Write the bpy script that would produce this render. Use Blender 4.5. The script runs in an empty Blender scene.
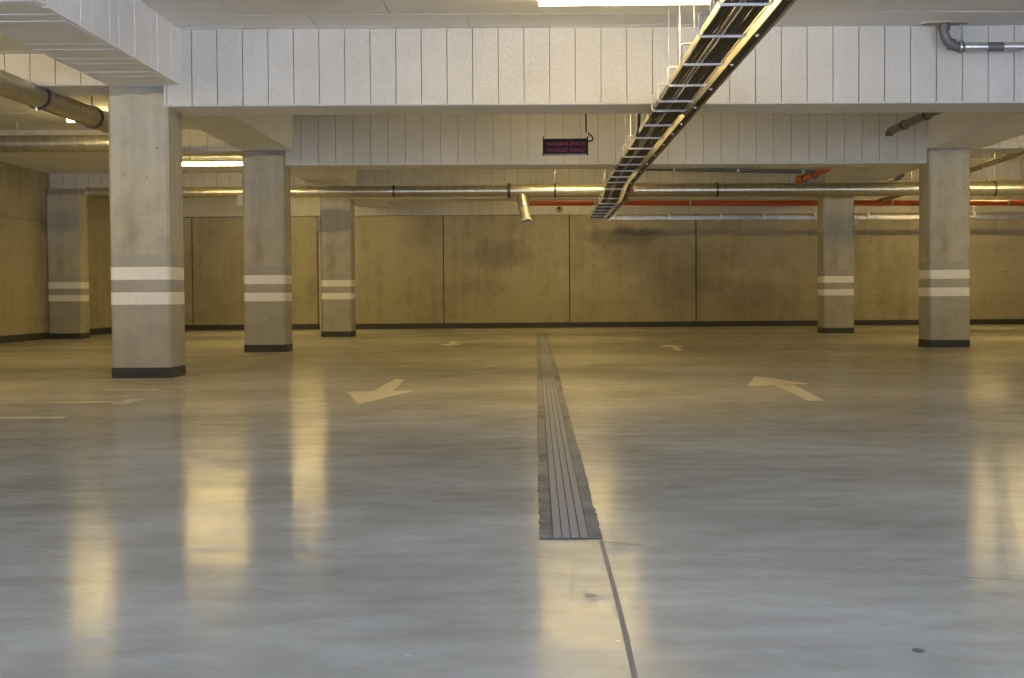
import bpy, bmesh, math, random
from mathutils import Vector, Matrix
random.seed(7)
SC = bpy.context.scene
COL = SC.collection
F = 1450.0                                   # focal length in pixels of the 1024 x 678 frame
CAM = Vector((0, 0, .68))
ROLL = .0065
FLOOR_TILT, ROOF_TILT = .0006, -.005          # the floor and the roof are both laid slightly out of level

# ------------------------------------------------------------------ camera
d = Vector(((536.5-512)/F, (339-293.6)/F, -1)).normalized()
up = Vector((-math.sin(ROLL), math.cos(ROLL), 0)); up = (up - d*up.dot(d)).normalized()
right = d.cross(up).normalized()
R = Matrix((right, d, up))                   # camera space to world
cd = bpy.data.cameras.new('camera'); cd.sensor_width = 36; cd.lens = 36*F/1024; cd.clip_end = 200
cam = bpy.data.objects.new('camera', cd); COL.objects.link(cam)
cam.matrix_world = Matrix.Translation(CAM) @ R.to_4x4()
SC.camera = cam

def ray(px, py): return R @ Vector(((px-512)/F, (339-py)/F, -1))
def at(px, py, Y):
    r = ray(px, py); return CAM + r*(Y/r.y)
def fl(px, py):
    r = ray(px, py); t = -CAM.z/(r.z - FLOOR_TILT*r.x); return CAM + r*t
def zf(x): return FLOOR_TILT*x
def zr(x, z): return z + ROOF_TILT*x

# ------------------------------------------------------------------ materials
def nt(name):
    m = bpy.data.materials.new(name); m.use_nodes = True
    n = m.node_tree; b = n.nodes['Principled BSDF']
    return m, n, b
def N(n, t, **k):
    x = n.nodes.new(t)
    for a, v in k.items():
        if a.startswith('i_'): x.inputs[a[2:].replace('_', ' ')].default_value = v
        else: setattr(x, a, v)
    return x
def L(n, a, b): n.links.new(a, b)
def ramp(n, src, stops):
    r = N(n, 'ShaderNodeValToRGB'); e = r.color_ramp.elements
    while len(e) < len(stops): e.new(.5)
    for q, (p, c) in zip(e, stops):
        q.position = p; q.color = (c, c, c, 1) if not isinstance(c, tuple) else (*c, 1)
    L(n, src, r.inputs[0]); return r.outputs[0]
def coords(n, scale=(1, 1, 1), kind='Object'):
    t = N(n, 'ShaderNodeTexCoord'); m = N(n, 'ShaderNodeMapping'); m.inputs['Scale'].default_value = scale
    L(n, t.outputs[kind], m.inputs[0]); return m.outputs[0]
def noise(n, vec, scale, detail=4, rough=.6):
    x = N(n, 'ShaderNodeTexNoise'); x.inputs['Scale'].default_value = scale
    x.inputs['Detail'].default_value = detail; x.inputs['Roughness'].default_value = rough
    L(n, vec, x.inputs['Vector']); return x.outputs['Fac']
def mul(n, a, b, op='MULTIPLY'):
    x = N(n, 'ShaderNodeMath', operation=op)
    for i, s in enumerate((a, b)):
        if isinstance(s, (int, float)): x.inputs[i].default_value = s
        else: L(n, s, x.inputs[i])
    return x.outputs[0]
def mixc(n, fac, a, b, mode='MIX'):
    x = N(n, 'ShaderNodeMix', data_type='RGBA', blend_type=mode)
    for s, i in ((fac, 0), (a, 6), (b, 7)):
        if isinstance(s, (int, float)): x.inputs[i].default_value = s
        elif isinstance(s, tuple): x.inputs[i].default_value = (*s, 1)
        else: L(n, s, x.inputs[i])
    return x.outputs[2]
def bump(n, b, h, strength, dist=.01):
    x = N(n, 'ShaderNodeBump'); x.inputs['Strength'].default_value = strength; x.inputs['Distance'].default_value = dist
    L(n, h, x.inputs['Height']); L(n, x.outputs[0], b.inputs['Normal'])
def plain(name, col, rough=.5, metal=0, spec=.5):
    m, n, b = nt(name)
    v = coords(n); f = noise(n, v, 35, 3)
    c = mixc(n, ramp(n, f, [(.3, 0.0), (.7, 1.0)]), tuple(x*.94 for x in col), tuple(min(1, x*1.04) for x in col))
    L(n, c, b.inputs['Base Color'])
    b.inputs['Roughness'].default_value = rough; b.inputs['Metallic'].default_value = metal
    b.inputs['Specular IOR Level'].default_value = spec
    return m

def concrete(name, lo, hi, streak=True, pores=.55, paint=None):
    m, n, b = nt(name)
    v = coords(n)
    big = noise(n, v, .55, 5, .62); mid = noise(n, v, 4.2, 5, .65)
    f = mul(n, mul(n, big, .65), mul(n, mid, .45), 'ADD')
    if streak:
        vs = coords(n, (5, 5, .28)); st = noise(n, vs, 1.5, 4, .6)
        f = mul(n, mul(n, f, .75), mul(n, st, .32), 'ADD')
    c = mixc(n, ramp(n, f, [(.42, 0.0), (.60, 1.0)]), lo, hi)
    vo = N(n, 'ShaderNodeTexVoronoi'); vo.inputs['Scale'].default_value = 11; L(n, v, vo.inputs['Vector'])
    gate = ramp(n, noise(n, v, 3, 2), [(.5, 0.0), (.62, 1.0)])
    p = mul(n, ramp(n, vo.outputs['Distance'], [(.05, 1.0), (.13, 0.0)]), gate)
    c = mixc(n, mul(n, p, pores), c, tuple(x*.35 for x in lo))
    if paint:                                  # grey wash on the lower metre of a column
        s = N(n, 'ShaderNodeSeparateXYZ'); L(n, v, s.inputs[0])
        k = ramp(n, s.outputs[2], [(0, 1.0), (1, 1.0)])
        g = N(n, 'ShaderNodeMath', operation='LESS_THAN'); L(n, s.outputs[2], g.inputs[0]); g.inputs[1].default_value = 1.03
        pc = mixc(n, ramp(n, mid, [(.35, 0.0), (.7, 1.0)]), tuple(x*.9 for x in paint), tuple(x*1.08 for x in paint))
        c = mixc(n, mul(n, g.outputs[0], .75), c, pc)
        top = mul(n, s.outputs[2], mul(n, mid, .16), 'ADD')                # darker grey at the very top, uneven lower edge
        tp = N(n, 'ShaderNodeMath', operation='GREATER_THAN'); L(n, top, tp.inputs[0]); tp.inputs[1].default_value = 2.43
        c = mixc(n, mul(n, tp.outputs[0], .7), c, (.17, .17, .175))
    L(n, c, b.inputs['Base Color'])
    b.inputs['Roughness'].default_value = .75; b.inputs['Specular IOR Level'].default_value = .3
    bump(n, b, noise(n, v, 60, 3), .25, .004)
    return m

def smudge_shade(m, spots):
    n = m.node_tree; b = n.nodes['Principled BSDF']; src = b.inputs['Base Color'].links[0].from_socket
    t = N(n, 'ShaderNodeTexCoord'); s_ = N(n, 'ShaderNodeSeparateXYZ'); L(n, t.outputs['Object'], s_.inputs[0])
    nz = noise(n, t.outputs['Object'], 2.6, 6, .7); c = src
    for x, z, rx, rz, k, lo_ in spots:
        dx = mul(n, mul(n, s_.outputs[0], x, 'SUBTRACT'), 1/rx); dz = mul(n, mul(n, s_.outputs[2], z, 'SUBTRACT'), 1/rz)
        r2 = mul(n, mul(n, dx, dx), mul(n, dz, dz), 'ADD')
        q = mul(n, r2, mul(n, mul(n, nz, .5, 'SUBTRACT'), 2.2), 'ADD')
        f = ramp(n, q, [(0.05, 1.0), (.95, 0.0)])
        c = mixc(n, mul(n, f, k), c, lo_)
    # scattered scuffs
    v2 = coords(n, (1, 1, 1.8)); sc = noise(n, v2, 6.5, 5, .75); g = ramp(n, noise(n, v2, .7, 2), [(.5, 0.0), (.62, 1.0)])
    c = mixc(n, mul(n, mul(n, ramp(n, sc, [(.60, 0.0), (.68, 1.0)]), g), .6), c, (.12, .10, .065))
    L(n, c, b.inputs['Base Color'])
def galvanized(name, col, rough, seam=None, dots=None):
    m, n, b = nt(name)
    v = coords(n)
    f = noise(n, v, 9, 3)
    c = mixc(n, ramp(n, f, [(.3, 0.0), (.7, 1.0)]), tuple(x*.8 for x in col), col)
    if seam:                                   # helical seam of a spiral duct whose axis is local X
        s = N(n, 'ShaderNodeSeparateXYZ'); L(n, v, s.inputs[0])
        a = N(n, 'ShaderNodeMath', operation='ARCTAN2'); L(n, s.outputs[1], a.inputs[0]); L(n, s.outputs[2], a.inputs[1])
        t = mul(n, mul(n, s.outputs[0], 1/seam), mul(n, a.outputs[0], 1/(2*math.pi)), 'ADD')
        fr = N(n, 'ShaderNodeMath', operation='FRACT'); L(n, t, fr.inputs[0])
        e = ramp(n, mul(n, mul(n, fr.outputs[0], .5, 'SUBTRACT'), 0, 'ADD'), [(0, 0.0), (1, 0.0)])
        ab = N(n, 'ShaderNodeMath', operation='ABSOLUTE'); L(n, mul(n, fr.outputs[0], .5, 'SUBTRACT'), ab.inputs[0])
        e = ramp(n, ab.outputs[0], [(.0, 1.0), (.045, 0.0)])
        c = mixc(n, mul(n, e, .5), c, (.85, .84, .8))
        bump(n, b, e, .25, .002)
    if dots:
        s = N(n, 'ShaderNodeSeparateXYZ'); L(n, v, s.inputs[0])
        fr = N(n, 'ShaderNodeMath', operation='FRACT'); L(n, mul(n, s.outputs[0], 1/dots), fr.inputs[0])
        e = ramp(n, fr.outputs[0], [(.45, 0.0), (.55, 1.0)])
        c = mixc(n, mul(n, e, .25), c, (.08, .08, .08))
    L(n, c, b.inputs['Base Color'])
    b.inputs['Metallic'].default_value = .85
    b.inputs['Roughness'].default_value = rough
    return m

def panel_white(name, a, bb):
    m, n, b = nt(name)
    v = coords(n)
    f = noise(n, v, 75, 4, .75); g = noise(n, v, 1.1, 4)
    c = mixc(n, ramp(n, mul(n, mul(n, f, .6), mul(n, g, .4), 'ADD'), [(.36, 0.0), (.62, 1.0)]), a, bb)
    L(n, c, b.inputs['Base Color'])
    b.inputs['Roughness'].default_value = .85; b.inputs['Specular IOR Level'].default_value = .2
    bump(n, b, f, .5, .006)
    return m

def floor_mat():
    m, n, b = nt('polished concrete floor')
    v = coords(n)
    vs = coords(n, (.8, 1.0, 1))
    big = noise(n, v, .22, 4, .6); st = noise(n, vs, .9, 6, .68); fine = noise(n, coords(n, (.8, 1.5, 1)), 4.5, 5, .7)
    f = mul(n, mul(n, mul(n, big, .35), mul(n, st, .4), 'ADD'), mul(n, fine, .25), 'ADD')
    c = mixc(n, ramp(n, f, [(.40, 0.0), (.60, 1.0)]), FLO, FHI)
    # trowel arcs: large swirls left by the power float
    w = N(n, 'ShaderNodeTexWave', wave_type='RINGS'); w.inputs['Scale'].default_value = 1.6
    w.inputs['Distortion'].default_value = 9; w.inputs['Detail'].default_value = 4; w.inputs['Detail Scale'].default_value = .6
    L(n, v, w.inputs['Vector'])
    gate = ramp(n, noise(n, v, .5, 2), [(.48, 0.0), (.66, 1.0)])
    c = mixc(n, mul(n, mul(n, w.outputs['Fac'], gate), .22), c, (.2, .195, .185))
    # pale and dark specks
    vo = N(n, 'ShaderNodeTexVoronoi'); vo.inputs['Scale'].default_value = 5.5; L(n, v, vo.inputs['Vector'])
    sp = ramp(n, vo.outputs['Distance'], [(.018, 1.0), (.04, 0.0)])
    c = mixc(n, mul(n, sp, .5), c, (.7, .7, .68))
    L(n, c, b.inputs['Base Color'])
    r = ramp(n, mul(n, mul(n, st, .6), mul(n, fine, .4), 'ADD'), [(.3, FR0), (.7, FR1)])
    L(n, r, b.inputs['Roughness'])
    b.inputs['Specular IOR Level'].default_value = FSPEC
    h = mul(n, noise(n, coords(n, (.6, 1.3, 1)), 2.6, 3, .55), mul(n, fine, .15), 'ADD')
    bump(n, b, h, .45, .008)
    # a dusty film keeps part of the surface matt
    df = N(n, 'ShaderNodeBsdfDiffuse'); L(n, c, df.inputs['Color'])
    mx = N(n, 'ShaderNodeMixShader'); out = n.nodes['Material Output']
    L(n, ramp(n, mul(n, mul(n, big, .5), mul(n, fine, .5), 'ADD'), [(.35, .30), (.65, .62)]), mx.inputs[0])
    L(n, b.outputs[0], mx.inputs[1]); L(n, df.outputs[0], mx.inputs[2]); L(n, mx.outputs[0], out.inputs['Surface'])
    return m
FLO, FHI = (.27, .253, .218), (.44, .42, .372)
FR0, FR1, FSPEC = .12, .20, .05

def emitter(name, col, s):
    m, n, b = nt(name)
    b.inputs['Base Color'].default_value = (.9, .88, .8, 1)
    b.inputs['Emission Color'].default_value = (*col, 1); b.inputs['Emission Strength'].default_value = s
    return m

LAMP_COL, LAMP_S = (1, .72, .25), 122
M = dict(
    floor=floor_mat(),
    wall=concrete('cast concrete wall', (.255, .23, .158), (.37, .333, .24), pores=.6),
    column=concrete('cast concrete column', (.29, .27, .215), (.46, .435, .36), pores=.8, paint=(.36, .35, .32)),
    panel=panel_white('white wood wool panel', (.46, .45, .43), (.61, .60, .58)),
    soffit=panel_white('white sprayed soffit', (.75, .77, .82), (.84, .86, .91)),
    ceil=panel_white('white ceiling board', (.75, .77, .82), (.84, .86, .91)),
    backing=plain('grey grout behind panels', (.29, .28, .265), .9, 0, .1),
    joint=plain('dark joint', (.06, .055, .05), .9),
    band=plain('dark grey base paint', (.035, .037, .042), .55),
    white=plain('white stripe paint', (.80, .795, .77), .55),
    spiral=galvanized('galvanized spiral duct', (.50, .47, .38), .30, seam=.13),
    zinc=galvanized('zinc plated steel', (.60, .61, .65), .35),
    rail=galvanized('bare steel channel', (.46, .43, .34), .5),
    perforated=galvanized('perforated steel tray', (.46, .46, .46), .4, dots=.03),
    clamp=plain('dark rubber clamp', (.05, .05, .05), .6),
    cable=plain('black cable sheath', (.04, .039, .037), .55, 0, .4),
    conduit=plain('grey ribbed conduit', (.17, .17, .18), .5),
    pvc=plain('dark grey plastic pipe', (.12, .125, .135), .4),
    silver=galvanized('silver tape', (.75, .75, .76), .32),
    red=plain('red fire pipe enamel', (.55, .085, .022), .4),
    yellowpipe=galvanized('brass toned steel pipe', (.55, .46, .24), .35),
    lightgrey=plain('pale grey plastic', (.62, .62, .6), .5),
    housing=plain('lamp housing plastic', (.6, .6, .58), .5),
    foam=plain('fire seal plaster', (.42, .38, .31), .9),
    lamp_front=emitter('lit front diffuser', LAMP_COL, LAMP_S*1.45),
    lamp=emitter('lit fluorescent diffuser', LAMP_COL, LAMP_S),
    signbox=plain('black sign case', (.010, .009, .011), .6, 0, .2),
    signface=plain('dark tinted sign screen', (.020, .011, .016), .6, 0, .15),
    signtext=plain('unlit red sign letters', (.25, .035, .065), .6, 0, .2),
    arrow=plain('worn cream road paint', (.55, .49, .36), .5),
    line=plain('faded pale road paint', (.36, .335, .275), .45),
    grate=plain('worn steel grate', (.17, .18, .22), .6, 0, .2),
    curb=concrete('drain edge mortar', (.085, .085, .085), (.21, .205, .195), streak=False),
    pit=plain('drain pit', (.09, .09, .095), .9),
    black=plain('black lens', (.01, .01, .01), .2),
)

DIRT_SHADE = (.13, .12, .10)
smudge_shade(M['wall'], [(-.75, 1.47, .95, .36, .55, DIRT_SHADE), (1.75, 1.80, 1.0, .25, .75, DIRT_SHADE), (2.4, 1.45, 1.3, .55, .35, DIRT_SHADE),  # second spot paints in the shadow of tray end and pipe; others are dirt
                    (-2.2, 1.85, .55, .5, .3, DIRT_SHADE), (2.9, .85, 1.0, .45, .4, DIRT_SHADE), (4.3, .6, .9, .5, .3, DIRT_SHADE), (-1.2, .8, .8, .2, .25, DIRT_SHADE)])
# ------------------------------------------------------------------ mesh helpers
def box(bm, x0, x1, y0, y1, z0, z1, tilt=0.0, mi=0):
    vs = [bm.verts.new((x, y, z + tilt*x)) for z in (z0, z1) for y in (y0, y1) for x in (x0, x1)]
    for q in ((0, 2, 3, 1), (4, 5, 7, 6), (0, 1, 5, 4), (2, 6, 7, 3), (0, 4, 6, 2), (1, 3, 7, 5)):
        f = bm.faces.new([vs[i] for i in q]); f.material_index = mi
def tube(bm, pts, r, seg=12, cap=True, mi=0):
    pts = [Vector(p) for p in pts]; rings = []
    rs = r if isinstance(r, (list, tuple)) else [r]*len(pts)
    ref = None
    for i, p in enumerate(pts):
        t = (pts[min(i+1, len(pts)-1)] - pts[max(i-1, 0)])
        if 0 < i < len(pts)-1: t = (pts[i+1]-p).normalized() + (p-pts[i-1]).normalized()
        t.normalize()
        if ref is None or abs(ref.dot(t)) > .98:
            ref = Vector((0, 0, 1)) if abs(t.z) < .9 else Vector((1, 0, 0))
        u = (ref - t*ref.dot(t)).normalized(); w = t.cross(u); ref = u
        rings.append([bm.verts.new(p + (u*math.cos(a) + w*math.sin(a))*rs[i]) for a in [2*math.pi*k/seg for k in range(seg)]])
    for a, b in zip(rings, rings[1:]):
        for k in range(seg):
            f = bm.faces.new((a[k], b[k], b[(k+1) % seg], a[(k+1) % seg])); f.smooth = True; f.material_index = mi
    if cap:
        for rg_ in (rings[0], rings[-1][::-1]):
            f = bm.faces.new(rg_); f.material_index = mi
            for e in f.edges: e.smooth = False
def hollow(bm, p, q, ro, ri, seg=24):                                   # an open pipe length with wall thickness
    p, q = Vector(p), Vector(q); t = (q-p).normalized()
    ref = Vector((0, 0, 1)) if abs(t.z) < .9 else Vector((1, 0, 0))
    u = (ref-t*ref.dot(t)).normalized(); w = t.cross(u)
    def ring(c, r): return [bm.verts.new(c+(u*math.cos(a)+w*math.sin(a))*r) for a in [2*math.pi*k/seg for k in range(seg)]]
    A, B, C, D = ring(p, ro), ring(q, ro), ring(q, ri), ring(p, ri)
    for r0, r1 in ((A, B), (B, C), (C, D), (D, A)):
        for k in range(seg):
            f = bm.faces.new((r0[k], r1[k], r1[(k+1) % seg], r0[(k+1) % seg])); f.smooth = r0 is A or r0 is C
    for e in bm.edges:
        if len(e.link_faces) == 2 and e.link_faces[0].smooth != e.link_faces[1].smooth: e.smooth = False
def arc(c, r, a0, a1, ax, ay, n=8):
    c = Vector(c); ax = Vector(ax); ay = Vector(ay)
    return [c + ax*r*math.cos(a0+(a1-a0)*i/n) + ay*r*math.sin(a0+(a1-a0)*i/n) for i in range(n+1)]
def prism(bm, poly, h, z0f=None, mi=0):                                   # thin slab on the floor from a list of xy points
    lo = [bm.verts.new((p[0], p[1], zf(p[0]) + .0002)) for p in poly]
    hi = [bm.verts.new((p[0], p[1], zf(p[0]) + h)) for p in poly]
    n = len(poly)
    bm.faces.new(hi); bm.faces.new(lo[::-1])
    for i in range(n): bm.faces.new((lo[i], lo[(i+1) % n], hi[(i+1) % n], hi[i]))

def bevel(bm, w, seg=1, edges=None):
    bmesh.ops.bevel(bm, geom=edges or bm.edges[:], offset=w, segments=seg, affect='EDGES')

def setp(o, label=None, cat=None, group=None, kind=None):
    if label: o['label'] = label
    if cat: o['category'] = cat
    if group: o['group'] = group
    if kind: o['kind'] = kind
    return o
def obj(name, bm, mats, parent=None, label=None, origin=None):
    bmesh.ops.recalc_face_normals(bm, faces=bm.faces)
    me = bpy.data.meshes.new(name)
    if parent is not None: org = Vector(parent.get('_w', (0, 0, 0)))
    elif origin is not None: org = Vector(origin)
    else: org = Vector((0, 0, 0))
    if parent is not None and origin is not None:                       # a part with an origin of its own
        loc = Vector(origin) - org; bmesh.ops.translate(bm, verts=bm.verts, vec=-Vector(origin))
    else:
        loc = org if parent is None else Vector((0, 0, 0)); bmesh.ops.translate(bm, verts=bm.verts, vec=-org)
    bm.to_mesh(me); bm.free()
    for m in (mats if isinstance(mats, (list, tuple)) else [mats]): me.materials.append(m)
    o = bpy.data.objects.new(name, me); COL.objects.link(o); o.location = loc
    if parent is not None: o.parent = parent
    o['_w'] = list(Vector(origin) if origin is not None else org)
    if label: o['label'] = label
    return o
def thing(name, label, cat, loc, group=None):
    o = bpy.data.objects.new(name, None); COL.objects.link(o); o.location = loc
    o.empty_display_size = .1
    o['_w'] = list(loc)
    return setp(o, label, cat, group)
def struct(name, bm, mats): return setp(obj(name, bm, mats), kind='structure')
B = bmesh.new

# ------------------------------------------------------------------ setting
XL, XR, YF, YB = -8.0, 13.2, -1.6, 28.9            # side walls, open entrance behind the camera, back wall
Y1, Y2, Y3 = 12.02, 17.42, 23.6                     # column rows
CW = .50
XA, XB = -3.53, 4.74                                 # left edges of the two column lines
ZB, ZL, ZC, ZC2 = 2.235, 2.408, 2.863, 2.67          # deep beam soffit, long beam soffit, ceiling, low ceiling of the left bay

bm = B()
vs = [bm.verts.new((x, y, zf(x))) for x, y in ((XL-.3, YF), (XR+.3, YF), (XR+.3, YB+.3), (XL-.3, YB+.3))]
bm.faces.new(vs)
vs2 = [bm.verts.new((v.co.x, v.co.y, v.co.z-.25)) for v in vs]; bm.faces.new(vs2[::-1])
for i in range(4): bm.faces.new((vs[i], vs2[i], vs2[(i+1) % 4], vs[(i+1) % 4]))
struct('floor', bm, M['floor'])

# back wall: cast bays with open joints between, white panelled strip above
bm = B()
box(bm, XL-.3, XR+.3, YB+.03, YB+.3, -.05, 3.1, mi=1)
jx = [-1.85 + 2.512*k for k in range(-3, 7)]
ed = [XL] + [x for x in jx if XL+.2 < x < XR-.2] + [XR]
for a, b in zip(ed, ed[1:]): box(bm, a+.012, b-.012, YB, YB+.05, -.04, 2.245)
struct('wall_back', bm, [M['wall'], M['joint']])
def panels_x(bm, x0, x1, y, z0, z1, tilt, step=.211, t=.02, gap=.007, lo=-99):
    x = x0
    while x < x1-.02:
        e = min(x+step, x1)
        j = random.uniform(-.0015, .0015)
        box(bm, max(x+gap/2, lo), e-gap/2, y+j, y+t, z0, z1, tilt); x = e
def panels_y(bm, y0, y1, x, z0, z1, side, tilt, step=.211, t=.02, gap=.010):
    y = y0
    while y < y1-.02:
        e = min(y+step, y1); j = random.uniform(0, .004)
        box(bm, min(x, x-side*t)-(0 if side > 0 else j), max(x, x-side*t)+(j if side > 0 else 0), y+gap/2, e-gap/2, z0, z1, tilt); y = e
bm = B()
panels_x(bm, XL, XR, YB-.05, 2.255, 2.95, -.002, .2)
box(bm, XL, XR, YB-.03, YB+.03, 2.25, 3.0, -.002, mi=1)
struct('trim_back', bm, [M['panel'], M['soffit']])
bm = B(); box(bm, XL-.3, XL, YF, YB+.1, -.05, 3.1)
box(bm, XL, XL+.012, YF, YB, 1.9, 1.905)
struct('wall_left', bm, M['wall'])
bm = B(); box(bm, XR, XR+.3, YF, YB+.1, -.05, 3.1)
struct('wall_right', bm, M['wall'])
bm = B(); box(bm, XL, XR, YB-.018, YB+.01, -.03, .105, FLOOR_TILT); bevel(bm, .004)
struct('baseboard_back', bm, M['band'])
bm = B(); box(bm, XL-.01, XL+.016, YF, YB-.02, -.03, .105, 0); struct('baseboard_left', bm, M['band'])
bm = B(); box(bm, XR-.016, XR+.01, YF, YB-.02, -.03, .13, 0); struct('baseboard_right', bm, M['band'])

# ceilings: boards laid across, with short staggered joints
def ceiling(name, x0, x1, z):
    bm = B(); y = YF; k = 0
    box(bm, x0, x1, YF, YB, z+.012, z+.2, ROOF_TILT)
    while y < YB:
        e = min(y+.5, YB); x = x0 - (k % 2)*.6
        while x < x1:
            q = min(x+1.25, x1); a = max(x, x0)
            if q-a > .02: box(bm, a+.004, q-.004, y+.003, e-.003, z+random.uniform(0, .003), z+.015, ROOF_TILT)
            x = q if q < x1 else x1
        y = e; k += 1
    return struct(name, bm, M['ceil'])
ceiling('ceiling', XA+CW, XR+.3, ZC)
ceiling('ceiling_left', XL-.3, XA+CW, ZC2)

# long beams over the two column lines
def long_beam(name, x0, x1, zt_l, zt_r):
    bm = B(); z = ZL
    box(bm, x0+.02, x1-.02, YF, YB-.05, z+.02, 3.1, ROOF_TILT, mi=1)
    y = YF
    while y < YB-.1:
        e = min(y+.211, YB-.06); j = random.uniform(0, .004)
        box(bm, x0+.022, x1-.022, y+.003, e-.003, z-j, z+.03, ROOF_TILT); y = e
    y = YF
    while y < YB-.1:                                                     # paint ridges left at the board joints
        w_ = random.uniform(.004, .007); q = random.uniform(.0015, .0035)
        box(bm, x0+.005, x1-.005, y-w_, y+w_, z-q, z+.01, ROOF_TILT)
        box(bm, x1-.01, x1+q, y-w_, y+w_, z-.002, zt_r, ROOF_TILT)
        box(bm, x0-q, x0+.01, y-w_, y+w_, z-.002, zt_l, ROOF_TILT); y += .211
    panels_y(bm, YF, YB-.06, x1, z+.0, zt_r, 1, ROOF_TILT)
    panels_y(bm, YF, YB-.06, x0, z+.0, zt_l, -1, ROOF_TILT)
    return struct(name, bm, [M['ceil'], M['soffit']])
LB = (XA, XA+.60); RB = (XB-.03, XB+.60)
long_beam('long_beam_left', *LB, ZC2, ZC)
long_beam('long_beam_right', *RB, ZC, ZC)

# cross beams: deep ones in the middle bay, shallow ones in the side bays
BT = .60
def cross_beam(name, x0, x1, y, z, zt):
    bm = B()
    box(bm, x0, x1, y-.010, y+BT, z, zt+.15, ROOF_TILT, mi=1)
    box(bm, x0+.001, x1-.001, y-.014, y-.010, z+.012, zt+.15, ROOF_TILT, mi=2)
    panels_x(bm, x0-.186, x1, y-.03, z+.004, zt, ROOF_TILT, lo=x0)
    return struct(name, bm, [M['panel'], M['soffit'], M['backing']])
for y in (Y1, Y2+.15, Y3+.2):
    cross_beam('cross_beam', XA+CW-.04, XB+.004, y, ZB, ZC)
    cross_beam('side_beam_left', XL, XA+.01, y, ZL+.003, ZC2)
    cross_beam('side_beam_right', RB[1]-.01, XR, y, ZL+.003, ZC)

# ------------------------------------------------------------------ columns
def column(x0, y0, label, name='concrete_column', w=CW, dep=CW, x_extra=0):
    root = thing(name, label, 'column', (x0+w/2, y0+dep/2, zf(x0+w/2)), 'square concrete columns with white stripes')
    zb = zf(x0+w/2)
    bm = B(); box(bm, x0, x0+w, y0, y0+dep, zb-.02, zr(x0, ZL)+.0)
    bevel(bm, .022, 1, [e for e in bm.edges if abs(e.verts[0].co.z-e.verts[1].co.z) > 1])
    obj('shaft', bm, M['column'], root)
    def ringband(nm, z0, z1, t, m):
        bm = B(); box(bm, x0-t, x0+w+t, y0-t, y0+dep+t, zb+z0, zb+z1)
        bevel(bm, .022, 1, [e for e in bm.edges if abs(e.verts[0].co.z-e.verts[1].co.z) > .02])
        obj(nm, bm, m, root)
    ringband('base_band', .0, .088, .004, M['band'])
    ringband('painted_stripe', .613, .716, .0015, M['white'])
    ringband('painted_stripe', .82, .927, .0015, M['white'])
    return root
column(XA-.017, Y1, 'square concrete column standing nearest, left of the drain, largest in view')
column(XA+.002, Y2, 'second concrete column behind the nearest one on the left, in the middle of its line')
column(XA+.018, Y3, 'farthest concrete column of the left line, shadow band across its middle')
column(XB-.045, Y2, 'large concrete column at the right, nearer than the slim one beside it', w=.485)
column(XB-.09, Y3, 'smaller farther concrete column right of the drain near the back wall')
column(XB, Y1, 'concrete column just beyond the right edge, nearest of the right line')
column(XL+.004, Y3, 'shaded concrete pier built against the left wall, striped white', 'wall_pier', .545, .45)

# ------------------------------------------------------------------ floor drain, joint, arrows, lines
def drain():
    x0, x1, y0, y1 = .003, .178, 3.99, 24.8
    root = thing('floor_drain', 'long narrow steel drain channel running down the middle of the floor', 'drain', (.09, y0, zf(.09)))
    bm = B(); box(bm, x0+.03, x1-.03, y0, y1, zf(.09)+.0003, zf(.09)+.0012); obj('pit', bm, M['pit'], root)
    for s, (a, b) in enumerate(((x0, x0+.036), (x1-.036, x1))):           # ragged mortar edges
        bm = B(); n = 420; pr = None; rg = random.Random(s)
        for i in range(n+1):
            y = y0+(y1-y0)*i/n; j = rg.uniform(-.0045, .0045)
            aa, bb = (a+j, b) if s == 0 else (a, b+j)
            h = .003 + rg.uniform(-.0006, .0006)
            cur = [bm.verts.new((aa, y, zf(aa)+.0002)), bm.verts.new((aa, y, zf(aa)+h)), bm.verts.new((bb, y, zf(bb)+h)), bm.verts.new((bb, y, zf(bb)+.0002))]
            if pr:
                for k in range(3): bm.faces.new((pr[k], cur[k], cur[k+1], pr[k+1]))
            else: bm.faces.new(cur)
            pr = cur
        bm.faces.new(pr[::-1])
        obj('mortar_edge', bm, M['curb'], root)
    bm = B(); xs = [x0+.040+k*.0250 for k in range(4)]
    for x in xs: box(bm, x, x+.0215, y0+.002, y1-.002, zf(x)+.001, zf(x)+.0042)
    y = y0+.1
    while y < y1:
        box(bm, x0+.038, x1-.038, y, y+.02, zf(.09)+.001, zf(.09)+.0030); y += .25
    obj('grate', bm, M['grate'], root)
drain()
def strip(bm, pts, w, h=.0012):
    for (a, b) in zip(pts, pts[1:]):
        a, b = Vector(a), Vector(b); t = (b-a); t.z = 0; t.normalize(); nrm = Vector((-t.y, t.x, 0))*w/2
        prism(bm, [a+nrm, a-nrm, b-nrm, b+nrm], h)
bm = B(); strip(bm, [fl(601, 541), fl(612, 580), fl(624, 628), fl(636, 682), (fl(636, 682)+Vector((.0, -3, 0)))], .011)
struct('trim_1', bm, plain('floor joint sealant', (.13, .13, .135), .6))
bm = B(); strip(bm, [fl(603, 541), fl(660, 548), fl(740, 556), fl(850, 567), fl(950, 576), fl(1060, 583)], .004)
struct('trim_2', bm, plain('hairline floor crack', (.335, .325, .30), .6))
def painted(name, polys, label, cat, m, grp=None):
    bm = B(); c = Vector((0, 0, 0)); k = 0
    for pl in polys:
        pts = [fl(*q) for q in pl]
        for p in pts: c += p; k += 1
        prism(bm, pts, .0012)
    o = obj(name, bm, m, origin=c/k); return setp(o, label, cat, grp)
G = 'painted direction arrows'
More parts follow.
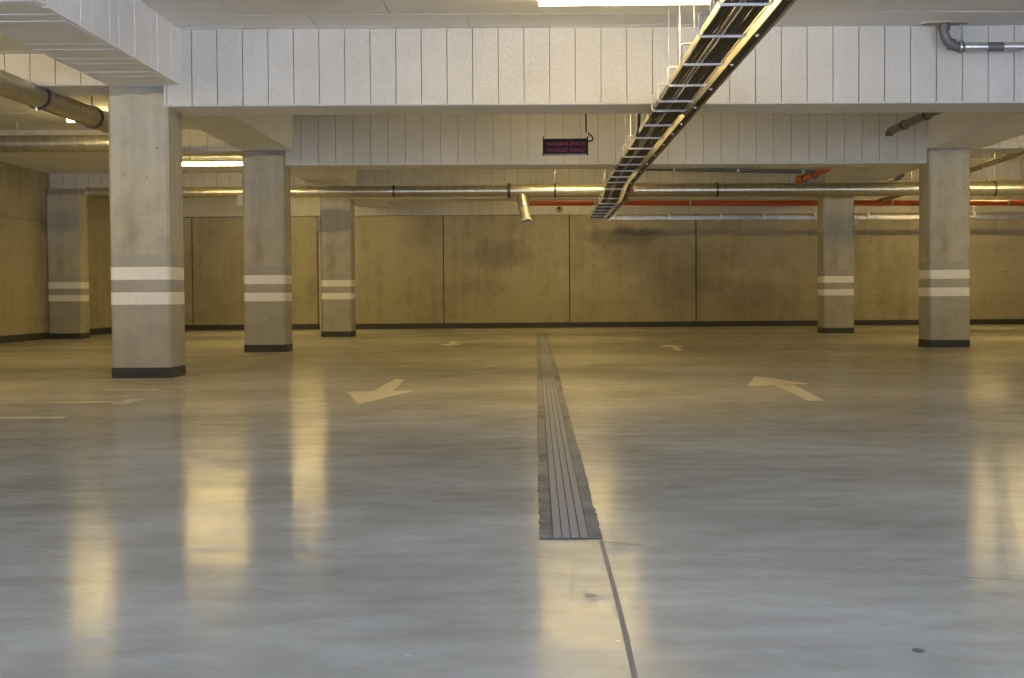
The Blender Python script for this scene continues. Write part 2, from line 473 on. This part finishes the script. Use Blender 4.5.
a1 = painted('floor_arrow', [[(347, 391.6), (358, 404.2), (414, 390.8)], [(373.5, 391.2), (393, 391), (405, 379.4), (395, 379)]],
        'cream painted arrow on the floor, left of the drain, pointing towards the viewer', 'arrow', M['arrow'], G)
a2 = painted('floor_arrow', [[(754.4, 376.3), (748, 386.2), (812, 384)], [(775, 385.5), (788, 382), (824.5, 400.6), (809.5, 401)]],
        'cream painted arrow on the floor, right of the drain, pointing to the back wall', 'arrow', M['arrow'], G)
for src, (px, py), lb in ((a1, (452, 343.5), 'far small cream floor arrow left of the drain near the back wall'),
                          (a2, (674, 347.5), 'far small cream floor arrow right of the drain near the back wall')):
    o = src.copy(); COL.objects.link(o); o.scale = (.7, .7, 1); p = fl(px, py); o.location = (p.x, p.y, zf(p.x) + (src.location.z-zf(src.location.x))); o['label'] = lb
G = 'faded bay markings'
painted('floor_marking', [[(-60, 404.6), (-60, 403.2), (118, 401.4), (118, 402.8)], [(110, 404.5), (128, 399.5), (146, 399), (126, 404.2)]],
        'faded bay line with a blunt end in front of the nearest left column', 'marking', M['line'], G)
painted('floor_marking', [[(-30, 417.2), (-30, 419.4), (62, 418.6), (66, 416.6)]], 'faded short bay line nearest the left edge of the floor', 'marking', M['line'], G)
painted('floor_marking', [[(104, 389.2), (104, 390.3), (150, 391), (150, 389.8)], [(144, 391.4), (154, 388.9), (162, 388.8), (153, 391.3)]],
        'faded bay line ending just before the base of the nearest left column', 'marking', M['line'], G)
def spot(px, py, rx, ry, lb):
    bm = B(); c = fl(px, py); rg = random.Random(px)
    prism(bm, [(c.x+rx*math.cos(t)*rg.uniform(.75, 1.1), c.y+ry*math.sin(t)*rg.uniform(.75, 1.1)) for t in [k*math.pi/7 for k in range(14)]], .001)
    setp(obj('floor_stain', bm, plain('oil spot', (.11, .11, .11), .5), origin=c), lb, 'stain', 'dark spots on the floor')
spot(590, 595.5, .014, .02, 'small dark dash on the floor beside the floor joint')
spot(918, 650.5, .012, .018, 'small dark dash on the floor in the lower right corner')
spot(195, 457, .022, .05, 'small dark spot on the floor in front of the nearest left column')

# ------------------------------------------------------------------ lamps
def lamp(x0, x1, y, z, label, glow='lamp'):
    root = thing('fluorescent_lamp', label, 'lamp', ((x0+x1)/2, y, z+.06), 'fluorescent ceiling lamps')
    w = .046
    bm = B(); box(bm, x0-.02, x1+.02, y-w, y+w, z+.02, z+.062); bevel(bm, .01, 2); obj('housing', bm, M['housing'], root)
    bm = B(); seg = 8
    prev = None
    for x in (x0, x1):
        ring = [bm.verts.new((x, y-w*.9*math.cos(t), z+.02-.04*math.sin(t))) for t in [math.pi*k/seg for k in range(seg+1)]]
        if prev:
            for a, b, c2, d2 in zip(prev, prev[1:], ring[1:], ring): bm.faces.new((a, b, c2, d2))
        bm.faces.new(ring); prev = ring
    obj('diffuser', bm, M[glow], root)
    zc = ZC2 if x0 < XA-.2 and x1 < XA+.3 else ZC
    for x in (x0+.25, x1-.25):
        bm = B(); tube(bm, [(x, y, z+.055), (x, y, zr(x, zc)+.004)], .008, 8); obj('hanger', bm, M['zinc'], root)
    return root
zl, zm = 2.55, 2.66
lamp(.03, 1.19, 9.95, zm, 'bright lamp at the top of the view in front of the nearest cross beam', 'lamp_front')
lamp(.03, 1.19, 15.0, zm, 'lamp hidden behind the nearest cross beam over the drain')
lamp(.03, 1.19, 21.1, zm+.035, 'lamp hidden behind the second cross beam over the drain')
lamp(.03, 1.19, 26.3, zm, 'lamp in the last bay before the back wall over the drain')
lamp(-5.45, -4.05, 10.0, zl, 'lamp in the left bay in front of the first beam, above the sloping duct')
lamp(-5.1, -4.35, 15.8, zl+.055, 'small visible end of a lamp below the sloping spiral duct on the left')
lamp(-5.15, -3.75, 20.6, zl, 'long bright lamp between the nearest and second left columns')
lamp(-5.15, -3.75, 26.3, zl, 'lamp in the last bay of the left side behind the long duct')
lamp(6.2, 7.6, 15.0, zm, 'lamp in the right bay before the second beam')
lamp(6.2, 7.6, 20.6, zm, 'lamp in the right bay behind the large right column')
lamp(7.1, 8.5, 26.3, zm, 'lamp in the right bay close to the back wall')

# ------------------------------------------------------------------ spiral ducts
def duct_part(name, p, q, r, parent, m=None):
    """one straight run, its own local X along the axis so that the seam winds around it"""
    p, q = Vector(p), Vector(q); ax = (q-p); ln = ax.length; ax.normalize()
    bm = B(); seg = 28
    ra = [bm.verts.new((0, r*math.sin(t), r*math.cos(t))) for t in [2*math.pi*k/seg for k in range(seg)]]
    rb = [bm.verts.new((ln, v.co.y, v.co.z)) for v in ra]
    for k in range(seg):
        f = bm.faces.new((ra[k], rb[k], rb[(k+1) % seg], ra[(k+1) % seg])); f.smooth = True
    for rg_ in (ra, rb[::-1]):
        for e in bm.faces.new(rg_).edges: e.smooth = False
    bmesh.ops.recalc_face_normals(bm, faces=bm.faces)
    me = bpy.data.meshes.new(name); bm.to_mesh(me); bm.free(); me.materials.append(m or M['spiral'])
    o = bpy.data.objects.new(name, me); COL.objects.link(o)
    z = Vector((0, 0, 1)) if abs(ax.z) < .9 else Vector((0, 1, 0)); y = z.cross(ax).normalized(); z = ax.cross(y)
    mw = Matrix((ax, y, z)).transposed().to_4x4(); mw.translation = p - Vector(parent['_w'])
    o.parent = parent; o.matrix_local = mw
    return o
def collar(p, t, r, parent, w=.03, m=None, name='collar'):
    p = Vector(p); t = Vector(t).normalized(); bm = B(); hollow(bm, p-t*w/2, p+t*w/2, r+.010, r-.004, 28)
    obj(name, bm, m or M['clamp'], parent)
def rod(x, y, z0, z1, parent, r=.005, name='hanger_rod', m=None):
    bm = B(); tube(bm, [(x, y, z0), (x, y, z1)], r, 6); obj(name, bm, m or M['zinc'], parent)

YD = 22.0
a = at(87.5, 193.2, YD); b = at(509, 190.8, YD); c = at(1024, 188.6, YD); c = b + (c-b)*1.6
root = thing('spiral_duct', 'long thin galvanized spiral duct crossing the whole view under the beams', 'duct', tuple(b))
duct_part('thin_run', a, b, .083, root); duct_part('wide_run', b, c, .101, root)
collar(b, c-b, .104, root, .05)
for px in (394, 555, 717): 
    p = b + (c-b)*((at(px, 190, YD).x-b.x)/(c.x-b.x)); collar(p, c-b, .101 if px > 509 else .083, root, .03); rod(p.x, YD, p.z+.1, zr(p.x, ZC)+.004, root)
for x in (-5.5, 6.9):
    p = b + (c-b)*((x-b.x)/(c.x-b.x)); collar(p, c-b, .101 if x > 0 else .083, root, .03); rod(x, YD, p.z+.09, zr(x, ZC2 if x < 0 else ZC)+.004, root)
bm = B(); hollow(bm, a-Vector((.02, 0, 0)), a+Vector((.03, 0, 0)), .092, .07); obj('end_ring', bm, M['zinc'], root)
# branch pointing down and forward, with an open flanged mouth
p0 = at(521, 192.5, YD); p1 = at(523.3, 205.5, 21.93); p2 = at(526.5, 220.5, 21.85)
br = duct_part('branch', p0, p1, .078, root)
bm = B(); hollow(bm, p1-(p2-p1)*.08, p2, .072, .066, 24); obj('branch_mouth', bm, plain('pale zinc', (.45, .43, .38), .5, .3), root)
t = (p2-p1).normalized(); collar(p2, t, .074, root, .02, M['lightgrey'], 'flange'); collar(p1, t, .076, root, .05, M['zinc'], 'sleeve')

# duct of the left bay that runs away from the viewer
p = at(0, 82.5, 11.35); q = at(106, 122.5, 14.25)
dv = (q-p).normalized(); s0 = p - dv*4; s1 = p + dv*((16.78-p.y)/dv.y)
root = thing('spiral_duct', 'thick galvanized spiral duct sloping in at the upper left with dark collars', 'duct', tuple(p))
duct_part('straight_run', s0, s1, .098, root)
for px, py in ((37, 101), (92, 121)):
    tt = (at(px, py, 12).x/at(px, py, 12).y); Yc = 0
    for k in range(400):
        w = p+dv*(k*.02-3)
        if w.x/w.y >= tt: break
    collar(w, dv, .098, root, .05); rod(w.x, w.y, w.z+.1, zr(w.x, ZC2)+.004, root)
    if px > 50: continue
    bm = B(); tube(bm, [w+Vector((.0, -.03, -.095)), w+Vector((0, -.03, -.125))], .012, 8); obj('bolt', bm, M['zinc'], root)
# cross duct of the left bay
YE = 16.75
a = at(0, 144, YE); b = at(109, 143.5, YE); b = a+(b-a)*((s1.x+.09-a.x)/(b.x-a.x)); a2_ = a+(b-a)*(-1.0); a2_.x = max(a2_.x, XL+.0)
root = thing('spiral_duct', 'galvanized spiral duct lying across the upper left in front of the second beam', 'duct', tuple(a))
duct_part('straight_run', a2_, b, .098, root)
collar(b-Vector((.02, 0, 0)), (1, 0, 0), .098, root, .04)
rod(-6.0, YE, a.z+.09, zr(-6, ZC2)+.004, root)

# ------------------------------------------------------------------ cable tray, cables and steel channel
TX0, TX1 = .968, 1.208
def tz(y):                                                               # tray level: it dips under the long duct
    z = 2.168 - .005
    if y < 19.6: return z
    if y > 21.5: return z-.135
    k = (y-19.6)/1.9; return z-.135*(k*k*(3-2*k))
ys_path = [5.4, 8, 11, 14, 17, 19.6]+[19.6+.19*k for k in range(1, 11)]+[23, 25, 26.6]
root = thing('cable_tray', 'overhead wire hook cable tray running to the back wall', 'cable tray', (1.09, 16, tz(16)))
hy = [5.6, 6.6, 7.5, 8.42, 9.45, 10.4, 11.25, 11.83, 12.85, 13.9, 14.9, 15.8, 16.75, 17.6, 18.5, 19.4, 20.2, 21.0, 21.8, 22.6, 23.5, 24.4, 25.3, 26.2]
for i, y in enumerate(hy):
    z = tz(y)-.012; bm = B(); x0, x1 = TX0-.022, TX1+.012; r = .0063; c = .02
    pts = []
    H = .135
    pts += [(x0+.085, y, z+H), (x0+c, y, z+H)] + arc((x0+c, y, z+H-c), c, math.pi/2, math.pi, (1, 0, 0), (0, 0, 1), 4)[1:]
    pts += arc((x0+c, y, z+c), c, math.pi, 1.5*math.pi, (1, 0, 0), (0, 0, 1), 4)
    pts += arc((x1-c, y, z+c), c, 1.5*math.pi, 2*math.pi, (1, 0, 0), (0, 0, 1), 4) + [(x1, y, z+.045)]
    tube(bm, pts, r, 8); tube(bm, [(x0+.02, y+.02, z+.012), (x1-.02, y+.02, z+.012)], .004, 6)
    o = obj('wire_hook', bm, M['zinc'], root)
    zc = ZC
    for yy in (Y1, Y2, Y3):
        if yy-.05 < y < yy+BT: zc = ZB
    bm = B(); tube(bm, [(x0+.085, y, z+H-.006), (x0+.085, y, zr(x0, zc)+.006)], .0035, 6); obj('hanger_rod', bm, M['zinc'], o)
for nm, x in (('side_rail', TX0-.006), ('side_rail', TX1+.002)):
    bm = B(); prev = None
    for y in ys_path:
        z = tz(y); h = .042 if x < 1 else .03
        cur = [bm.verts.new(v) for v in ((x, y, z), (x+.004, y, z), (x+.004, y, z+h), (x, y, z+h))]
        if prev:
            for k in range(4): bm.faces.new((prev[k], cur[k], cur[(k+1) % 4], prev[(k+1) % 4]))
        else: bm.faces.new(cur)
        prev = cur
    bm.faces.new(prev[::-1]); obj(nm, bm, M['rail'], root)
xs = [.985, 1.003, 1.021, 1.039, None, 1.099, 1.118, 1.137, 1.156, 1.175, 1.193]
for i, x in enumerate(xs):
    rg = random.Random(i); bm = B(); pts = []; y = 5.4; con = x is None
    xx = 1.069 if con else x; r = .0155 if con else rg.choice((.0085, .0092, .0098))
    while y <= 26.55:
        k = 0 if con else rg.uniform(-.0025, .0025); pts.append((xx+k, y, tz(y)+r+(0 if con else rg.uniform(0, .003)))); y += .42
    if con:
        P = []
        for a, b in zip(pts, pts[1:]):
            for j in range(12): P.append(Vector(a).lerp(Vector(b), j/12))
        tube(bm, P, [r*(1 if j % 2 else .86) for j in range(len(P))], 10)
    else: tube(bm, pts, r, 8)
    o = obj('conduit' if con else 'cable', bm, M['conduit'] if con else M['cable'], origin=(xx, 16, tz(16)))
    if con: setp(o, 'grey ribbed conduit lying among the black cables in the overhead tray', 'conduit', 'cables in the overhead tray')
    else: setp(o, 'thin black cable lying lengthwise in the overhead wire tray', 'cable', 'cables in the overhead tray')
# steel channel beside the tray, open slot facing down
root = thing('steel_channel', 'long steel channel with a dark slot hung right beside the cable tray', 'channel', (1.3, 16, tz(16)))
def sweep(bm, prof, ys, zoff=0):
    prev = None
    for y in ys:
        z = tz(y)+zoff; cur = [bm.verts.new((x, y, z+h)) for x, h in prof]
        if prev:
            n = len(cur)
            for k in range(n): bm.faces.new((prev[k], cur[k], cur[(k+1) % n], prev[(k+1) % n]))
        else: bm.faces.new(cur[::-1])
        prev = cur
    bm.faces.new(prev)
cx0, cx1 = 1.258, 1.334
bm = B(); sweep(bm, [(cx0, 0), (cx0+.004, 0), (cx0+.004, .066), (cx1-.018, .066), (cx1-.018, 0), (cx1, 0), (cx1, .074), (cx0, .074)], ys_path)
obj('profile', bm, M['rail'], root)
bm = B(); sweep(bm, [(cx0+.006, .008), (cx1-.020, .008), (cx1-.020, .05), (cx0+.006, .05)], ys_path); obj('slot_cable', bm, M['cable'], root)
rg = random.Random(5); y = 6.4
while y < 26.4:
    z = tz(y); bm = B(); tube(bm, [(cx0+.028, y, z+.012), (cx0+.028, y, z-.006)], [.007, .005], 8); box(bm, cx0+.016, cx0+.040, y-.008, y+.008, z+.001, z+.007)
    obj('clip', bm, M['zinc'], root); y += rg.uniform(.8, 1.15)
for y in (8, 10.8, 14.5, 16.5, 19, 20.7, 23, 25.9):
    z = tz(y); rod((cx0+cx1)/2, y, z+.07, zr(1.3, ZC)+.005, root)
# black cable dropping to the tray
p = at(639, 114, 13.6); q = at(638, 136, 13.6)
bm = B(); tube(bm, [(p.x, 13.6, zr(p.x, ZC)+.005), (p.x, 13.6, p.z), (p.x-.003, 13.6, q.z+.06), (q.x-.01, 13.6, q.z-.005)], .013, 10)
setp(obj('drop_cable', bm, M['cable'], origin=(p.x, 13.6, q.z)), 'thick black cable dropping straight from the ceiling to the cable tray', 'cable')

# ------------------------------------------------------------------ warning sign
YS = 14.4
a = at(543.4, 155, YS); b = at(587.6, 138.3, YS)
sx0, sx1, sz0, sz1 = a.x, b.x, a.z, b.z
root = thing('warning_sign', 'black unlit warning sign with red Polish lettering hung below the ceiling', 'sign', ((sx0+sx1)/2, YS, sz0))
bm = B(); box(bm, sx0, sx1, YS, YS+.07, sz0+.008, sz1); bevel(bm, .004); obj('case', bm, M['signbox'], root)
bm = B(); box(bm, sx0+.016, sx1-.016, YS-.003, YS+.002, sz0+.02, sz1-.012); obj('screen', bm, M['signface'], root)
bm = B(); box(bm, sx0+.012, sx1-.012, YS-.004, YS+.06, sz0, sz0+.010); obj('bottom_lip', bm, M['conduit'], root)
for x in (sx0-.006, sx1-.006):
    bm = B(); box(bm, x, x+.012, YS-.006, YS+.074, sz0-.002, sz1+.022); bevel(bm, .002); obj('end_bracket', bm, M['signbox'], root)
    rod(x+.006, YS+.03, sz1+.015, zr(x, ZC)+.005, root, .004, 'hanger_rod', M['lightgrey'])
pts = [(sx1-.012, YS+.045, zr(sx1, ZC)+.005), (sx1-.012, YS+.045, sz1+.085), (sx1-.006, YS+.045, sz1+.066), (sx1+.018, YS+.045, sz1+.045), (sx1+.046, YS+.045, sz1+.024), (sx1+.055, YS+.045, sz1+.0),
       (sx1+.046, YS+.045, sz1-.018), (sx1+.026, YS+.045, sz1-.024), (sx1-.004, YS+.045, sz1-.022)]
bm = B(); tube(bm, pts, .009, 8); obj('power_cable', bm, M['cable'], root)
def text(s, x0, x1, zb, h, y, m, name, parent):
    cu = bpy.data.curves.new(name, 'FONT'); cu.body = s; cu.align_x = 'LEFT'; cu.extrude = .001; cu.offset = .015
    o = bpy.data.objects.new(name, cu); COL.objects.link(o)
    dg = bpy.context.evaluated_depsgraph_get(); dg.update()
    me = bpy.data.meshes.new_from_object(o.evaluated_get(dg)); bpy.data.objects.remove(o); bpy.data.curves.remove(cu)
    xs = [v.co.x for v in me.vertices]; base = [v.co.y for v in me.vertices if v.co.y > -.02]
    w = max(xs)-min(xs); mn = min(xs); cap = .70; W = Vector(parent['_w'])
    for v in me.vertices:
        X, Yv, Zv = v.co
        v.co = Vector((x0+(X-mn)/w*(x1-x0), y-Zv*.5, zb+Yv/cap*h)) - W
    me.materials.clear(); me.materials.append(m)
    t = bpy.data.objects.new(name, me); COL.objects.link(t); t.parent = parent
    return t
W_ = sx1-sx0; H_ = sz1-sz0
text('NADMIAR SPALIN', sx0+.085*W_, sx1-.055*W_, sz0+.565*H_, .225*H_, YS-.0040, M['signtext'], 'lettering', root)
text('OPUŚCIĆ GARAŻ', sx0+.085*W_, sx1-.055*W_, sz0+.19*H_, .205*H_, YS-.0040, M['signtext'], 'lettering', root)

# ------------------------------------------------------------------ pipes
# grey waste pipe at the upper right
YP = 11.84
pl = at(944, 25, YP); el = at(966, 47, YP)
zc = zr(pl.x, ZC); r = .039
root = thing('waste_pipe', 'grey plastic waste pipe with an elbow and silver bands at the upper right', 'pipe', (pl.x, YP, zc))
ztop = zc-.014
bm = B(); rg = random.Random(3); x0 = at(921, 24, YP).x; x1 = at(968, 24, YP).x
top = [(x0+(x1-x0)*.5*(1-math.cos(t))*1.0, YP+.085*math.sin(t)*rg.uniform(.8, 1.1)) for t in [2*math.pi*k/18 for k in range(18)]]
lo = [bm.verts.new((x, y, ztop)) for x, y in top]; hi = [bm.verts.new((x, y, zc+.006)) for x, y in top]
bm.faces.new(lo); bm.faces.new(hi[::-1])
for k in range(18): bm.faces.new((lo[k], hi[k], hi[(k+1) % 18], lo[(k+1) % 18]))
obj('ceiling_seal', bm, M['foam'], root)
R_ = .135; zp = el.z
pts = [(pl.x, YP, ztop+.02), (pl.x, YP, zp+R_)] + arc((pl.x+R_, YP, zp+R_), R_, math.pi, 1.5*math.pi, (1, 0, 0), (0, 0, 1), 8)[1:] + [(pl.x+R_+.02, YP, zp)]
bm = B(); tube(bm, pts, r, 18); obj('elbow', bm, M['pvc'], root)
for (pp, tt) in (((pl.x, YP, zp+R_+.02), (0, 0, 1)), ((pl.x+R_, YP, zp), (1, 0, 0)), (pts[6], Vector(pts[7])-Vector(pts[5]))): collar(pp, tt, r, root, .025, M['pvc'], 'socket')
xs = [pl.x+R_, at(964, 47, YP).x, at(987, 47, YP).x, at(1003, 47, YP).x, at(1024, 47, YP).x+1.2]
for i, (a, b) in enumerate(zip(xs[1:], xs[2:])):
    bm = B(); tube(bm, [(a, YP, zp), (b, YP, zp)], r*.93 if i != 1 else r*.97, 18)
    obj('pipe_wrap' if i != 1 else 'pipe_band', bm, M['silver'] if i != 1 else M['pvc'], root)
xc = at(960, 47, YP).x; collar((xc, YP, zp), (1, 0, 0), r+.003, root, .015, M['zinc'], 'clamp'); rod(xc, YP, zp+r, zc+.005, root)
# stub pipe behind the first beam
a = at(930, 113.5, 14.35); b = at(892.5, 130, 16.1)
root = thing('stub_pipe', 'short dark grey pipe stub sticking out below the nearest beam at right', 'pipe', tuple(a))
dv = (b-a).normalized()
bm = B(); tube(bm, [a-dv*.9, b], .040, 16); obj('straight_run', bm, M['pvc'], root)
bm = B(); tube(bm, [b-dv*.01]+[b+dv*.05+Vector((-.012, 0, -.01)), b+dv*.085+Vector((-.02, 0, -.035)), b+dv*.085+Vector((-.02, 0, -.06))], .044, 16); obj('elbow', bm, M['pvc'], root)
for k in (.1, 1.15): collar(a+dv*k, dv, .041, root, .05, M['clamp'])
rod((a+dv*1.15).x, (a+dv*1.15).y, (a+dv*1.15).z+.04, zr(a.x, ZC)+.005, root)
rod((a-dv*.4).x, (a-dv*.4).y, (a-dv*.4).z+.04, zr(a.x, ZC)+.005, root)

def xpipe(name, label, cat, pa, pb, r, m, group=None, hang=(), ceilz=ZC, ext=(0, 0), hmat=None, coll=None, pname='straight_run'):
    pa, pb = Vector(pa), Vector(pb); dv = (pb-pa).normalized(); pa = pa-dv*ext[0]; pb = pb+dv*ext[1]
    root = thing(name, label, cat, tuple(pa), group)
    bm = B(); tube(bm, [pa, pb], r, 14); obj(pname, bm, m, root)
    for px in hang:
        if isinstance(px, tuple): p = pa+dv*px[0]
        else:
            p = pa + dv*((at(px, 200, pa.y).x-pa.x)/dv.x)
        collar(p, dv, r, root, .03, hmat or M['zinc'], 'clamp'); rod(p.x, p.y, p.z+r, zr(p.x, ceilz)+.004, root)
    return root
# red fire main along the back
xpipe('fire_pipe', 'long straight red fire pipe running along the top of the back wall', 'pipe', at(528, 203, 26), at(1024, 203, 26), .048, M['red'], hang=(690, 892, 1008), ext=(0, 3))
# red elbowed pipe under the second beam
a = at(836, 165, 18.0); b = at(805, 178, 20.1); dv = (b-a).normalized()
root = thing('fire_pipe', 'short thick red pipe with an elbow below the second beam', 'pipe', tuple(b))
bm = B(); tube(bm, [a+dv*.3, b], .043, 16); obj('straight_run', bm, M['red'], root)
bm = B(); tube(bm, [b-dv*.02, b+dv*.07, b+dv*.13+Vector((-.05, 0, -.01)), b+dv*.15+Vector((-.07, 0, -.012))], .052, 16); obj('elbow', bm, M['red'], root)
for k in (.0, -.7): collar(b+dv*k, dv, .046, root, .05, M['clamp'], 'coupling')
p = b-dv*.9; rod(p.x, p.y, p.z+.04, zr(p.x, ZC)+.005, root)
# small red box at the bend of the tray
a = at(630, 191, 20.8)
bm = B(); box(bm, a.x-.05, a.x+.05, 20.77, 20.83, a.z-.045, a.z+.045); bevel(bm, .01, 2)
root = thing('alarm_box', 'small red box hanging beside the bend of the cable tray', 'box', (a.x, 20.8, a.z-.045))
obj('case', bm, M['red'], root); rod(a.x, 20.8, a.z+.04, zr(a.x, ZC)+.005, root)
# dark steel pipe below the second beam
xpipe('steel_pipe', 'thin dark steel pipe running just below the second beam', 'pipe', at(668, 169.2, 18.45), at(797, 171.6, 18.45), .023, plain('dark steel', (.10, .10, .09), .4, .6), hang=(674, 738, 803), ceilz=ZC, ext=(.4, .25))
# perforated channel at the back wall
YQ = 28.1
a = at(606, 218.3, YQ); b = at(1024, 217, YQ)
root = thing('perforated_channel', 'pale perforated steel channel along the back wall below the red pipe', 'channel', tuple(a))
bm = B(); L_ = b.x+3
vs = [[bm.verts.new((x, y, z)) for (y, z) in ((YQ-.03, z0-.035), (YQ+.03, z0-.035), (YQ+.03, z0+.035), (YQ-.03, z0+.035))] for x, z0 in ((a.x, a.z), (L_, a.z+(b.z-a.z)*(L_-a.x)/(b.x-a.x)))]
bm.faces.new(vs[0][::-1]); bm.faces.new(vs[1])
for k in range(4): bm.faces.new((vs[0][k], vs[0][(k+1) % 4], vs[1][(k+1) % 4], vs[1][k]))
bevel(bm, .012, 2); obj('profile', bm, M['perforated'], root)
for px in (615, 669, 721, 764, 815, 868, 974):
    p = at(px, 213, YQ)
    bm = B(); box(bm, p.x-.025, p.x+.025, YQ-.05, YQ+.05, a.z-.03, a.z+.07); bevel(bm, .008); o = obj('bracket', bm, M['lightgrey'], root)
    bm = B(); tube(bm, [(p.x, YQ, a.z+.06), (p.x, YQ, zr(p.x, ZC)+.005)], .006, 6); obj('hanger_rod', bm, M['zinc'], o)
# short pale conduit under the fire pipe
xpipe('conduit', 'short pale conduit just below the red pipe beside the cable tray', 'conduit', at(614, 206, 26.6), at(651, 206.6, 26.6), .018, M['lightgrey'], hang=(620, 649))
# pair of conduits of the right bay
for k, lb in ((0, 'upper of the two thin yellowish conduits sloping in at the upper right'), (1, 'lower of the two thin yellowish conduits sloping in at the upper right')):
    a = at(1024, 149.5+2.6*k, 18.1); b = at(972, 167.0+2.4*k, 20.5); dv = (b-a)
    b2 = a + dv*((26.6-18.1)/dv.y); b2.z = at(855, 203, 26.6).z - .045*k; a0 = a - dv*1.2
    b2.x = b.x+.0
    xpipe('conduit', lb, 'conduit', a0, b2, .021, M['yellowpipe'], 'yellowish conduits of the right bay', hang=((3.6,), (5.4,), (9,)) if k == 0 else ((4.4,), (8,)))
# thin pipe over the long duct at the right
a = at(884, 181.2, 22.5); b = at(1024, 179.6, 22.5)
root = xpipe('gas_pipe', 'thin brassy pipe with small valves resting just above the long duct', 'pipe', a, b, .016, M['yellowpipe'], ext=(0, 2.5), hang=(989,))
for px, h in ((911, .12), (889, .05)):
    p = at(px, 180.5, 22.5); bm = B(); tube(bm, [p, p+Vector((0, 0, h))], .015, 10); obj('riser', bm, M['yellowpipe'], root)
p = at(903, 180.5, 22.5); bm = B(); tube(bm, [p+Vector((-.13, 0, .0)), p+Vector((-.05, 0, .05)), p+Vector((.0, 0, .09)), p+Vector((.01, 0, .17))], [.028, .034, .03, .024], 10)
obj('valve', bm, M['clamp'], root)

# ------------------------------------------------------------------ small boxes
def jbox(px, py, Y, w, dd, h, label, conduit_to=None, side=-1):
    p = Vector((px, Y, at(536.5+px/Y*F, py, Y).z)); root = thing('junction_box', label, 'junction box', tuple(p), 'pale boxes fixed to columns')
    bm = B(); box(bm, p.x-w/2, p.x+w/2, Y-dd/2, Y+dd/2, p.z-h/2, p.z+h/2); bevel(bm, .008, 2); obj('case', bm, M['lightgrey'], root)
    if conduit_to is not None:
        bm = B(); tube(bm, [(p.x, Y, p.z-h/2+.01), (p.x, Y, conduit_to)], .011, 8); obj('conduit', bm, M['lightgrey'], root)
jbox(-3.583, 200.5, Y2+.25, .11, .09, .135, 'pale box on the left side of the second left column')
jbox(-3.561, 226.5, Y3+.25, .098, .09, .14, 'pale box with a conduit below it on the farthest left column', .0)
jbox(5.21, 221.5, Y3+.25, .12, .09, .12, 'pale box on the right side of the far right column')
# dome camera on the panelled strip
p = at(559.3, 209, YB-.05)
root = thing('dome_camera', 'small white dome camera on the white strip above the back wall', 'camera', tuple(p))
bm = B(); tube(bm, [(p.x, YB-.045, p.z), (p.x, YB-.08, p.z), (p.x, YB-.12, p.z), (p.x, YB-.15, p.z)], [.065, .07, .055, .03], 18); obj('housing', bm, plain('camera housing', (.36, .36, .37), .5), root)
bm = B(); bmesh.ops.create_uvsphere(bm, u_segments=14, v_segments=8, radius=.028, matrix=Matrix.Translation((p.x, YB-.15, p.z+.01))); obj('lens', bm, M['black'], root)

# ------------------------------------------------------------------ daylight from the entrance behind the viewer
w = bpy.data.worlds.new('World'); SC.world = w; w.use_nodes = True
wn = w.node_tree; bg = wn.nodes['Background']                         # dim sky above; brighter lower half added as fill for ceilings and soffits
tc = N(wn, 'ShaderNodeTexCoord'); sp_ = N(wn, 'ShaderNodeSeparateXYZ'); L(wn, tc.outputs['Generated'], sp_.inputs[0])
lo_ = N(wn, 'ShaderNodeMath', operation='LESS_THAN'); L(wn, sp_.outputs[2], lo_.inputs[0]); lo_.inputs[1].default_value = 0
L(wn, mixc(wn, lo_.outputs[0], (.66, .80, 1), (.74, .83, 1)), bg.inputs[0])
L(wn, mul(wn, mul(wn, lo_.outputs[0], 8.6), .9, 'ADD'), bg.inputs[1])
SC.view_settings.view_transform = 'Standard'; SC.view_settings.look = 'None'
SC.view_settings.gamma = 1; SC.view_settings.use_curve_mapping = False
SC.view_settings.exposure = 0.0
SC.cycles.use_denoising = True
SC.cycles.max_bounces = 10; SC.cycles.diffuse_bounces = 6; SC.cycles.glossy_bounces = 4
SC.cycles.sample_clamp_indirect = 6
SC.cycles.caustics_reflective = False; SC.cycles.caustics_refractive = False
for o in SC.objects:
    if '_w' in o: del o['_w']
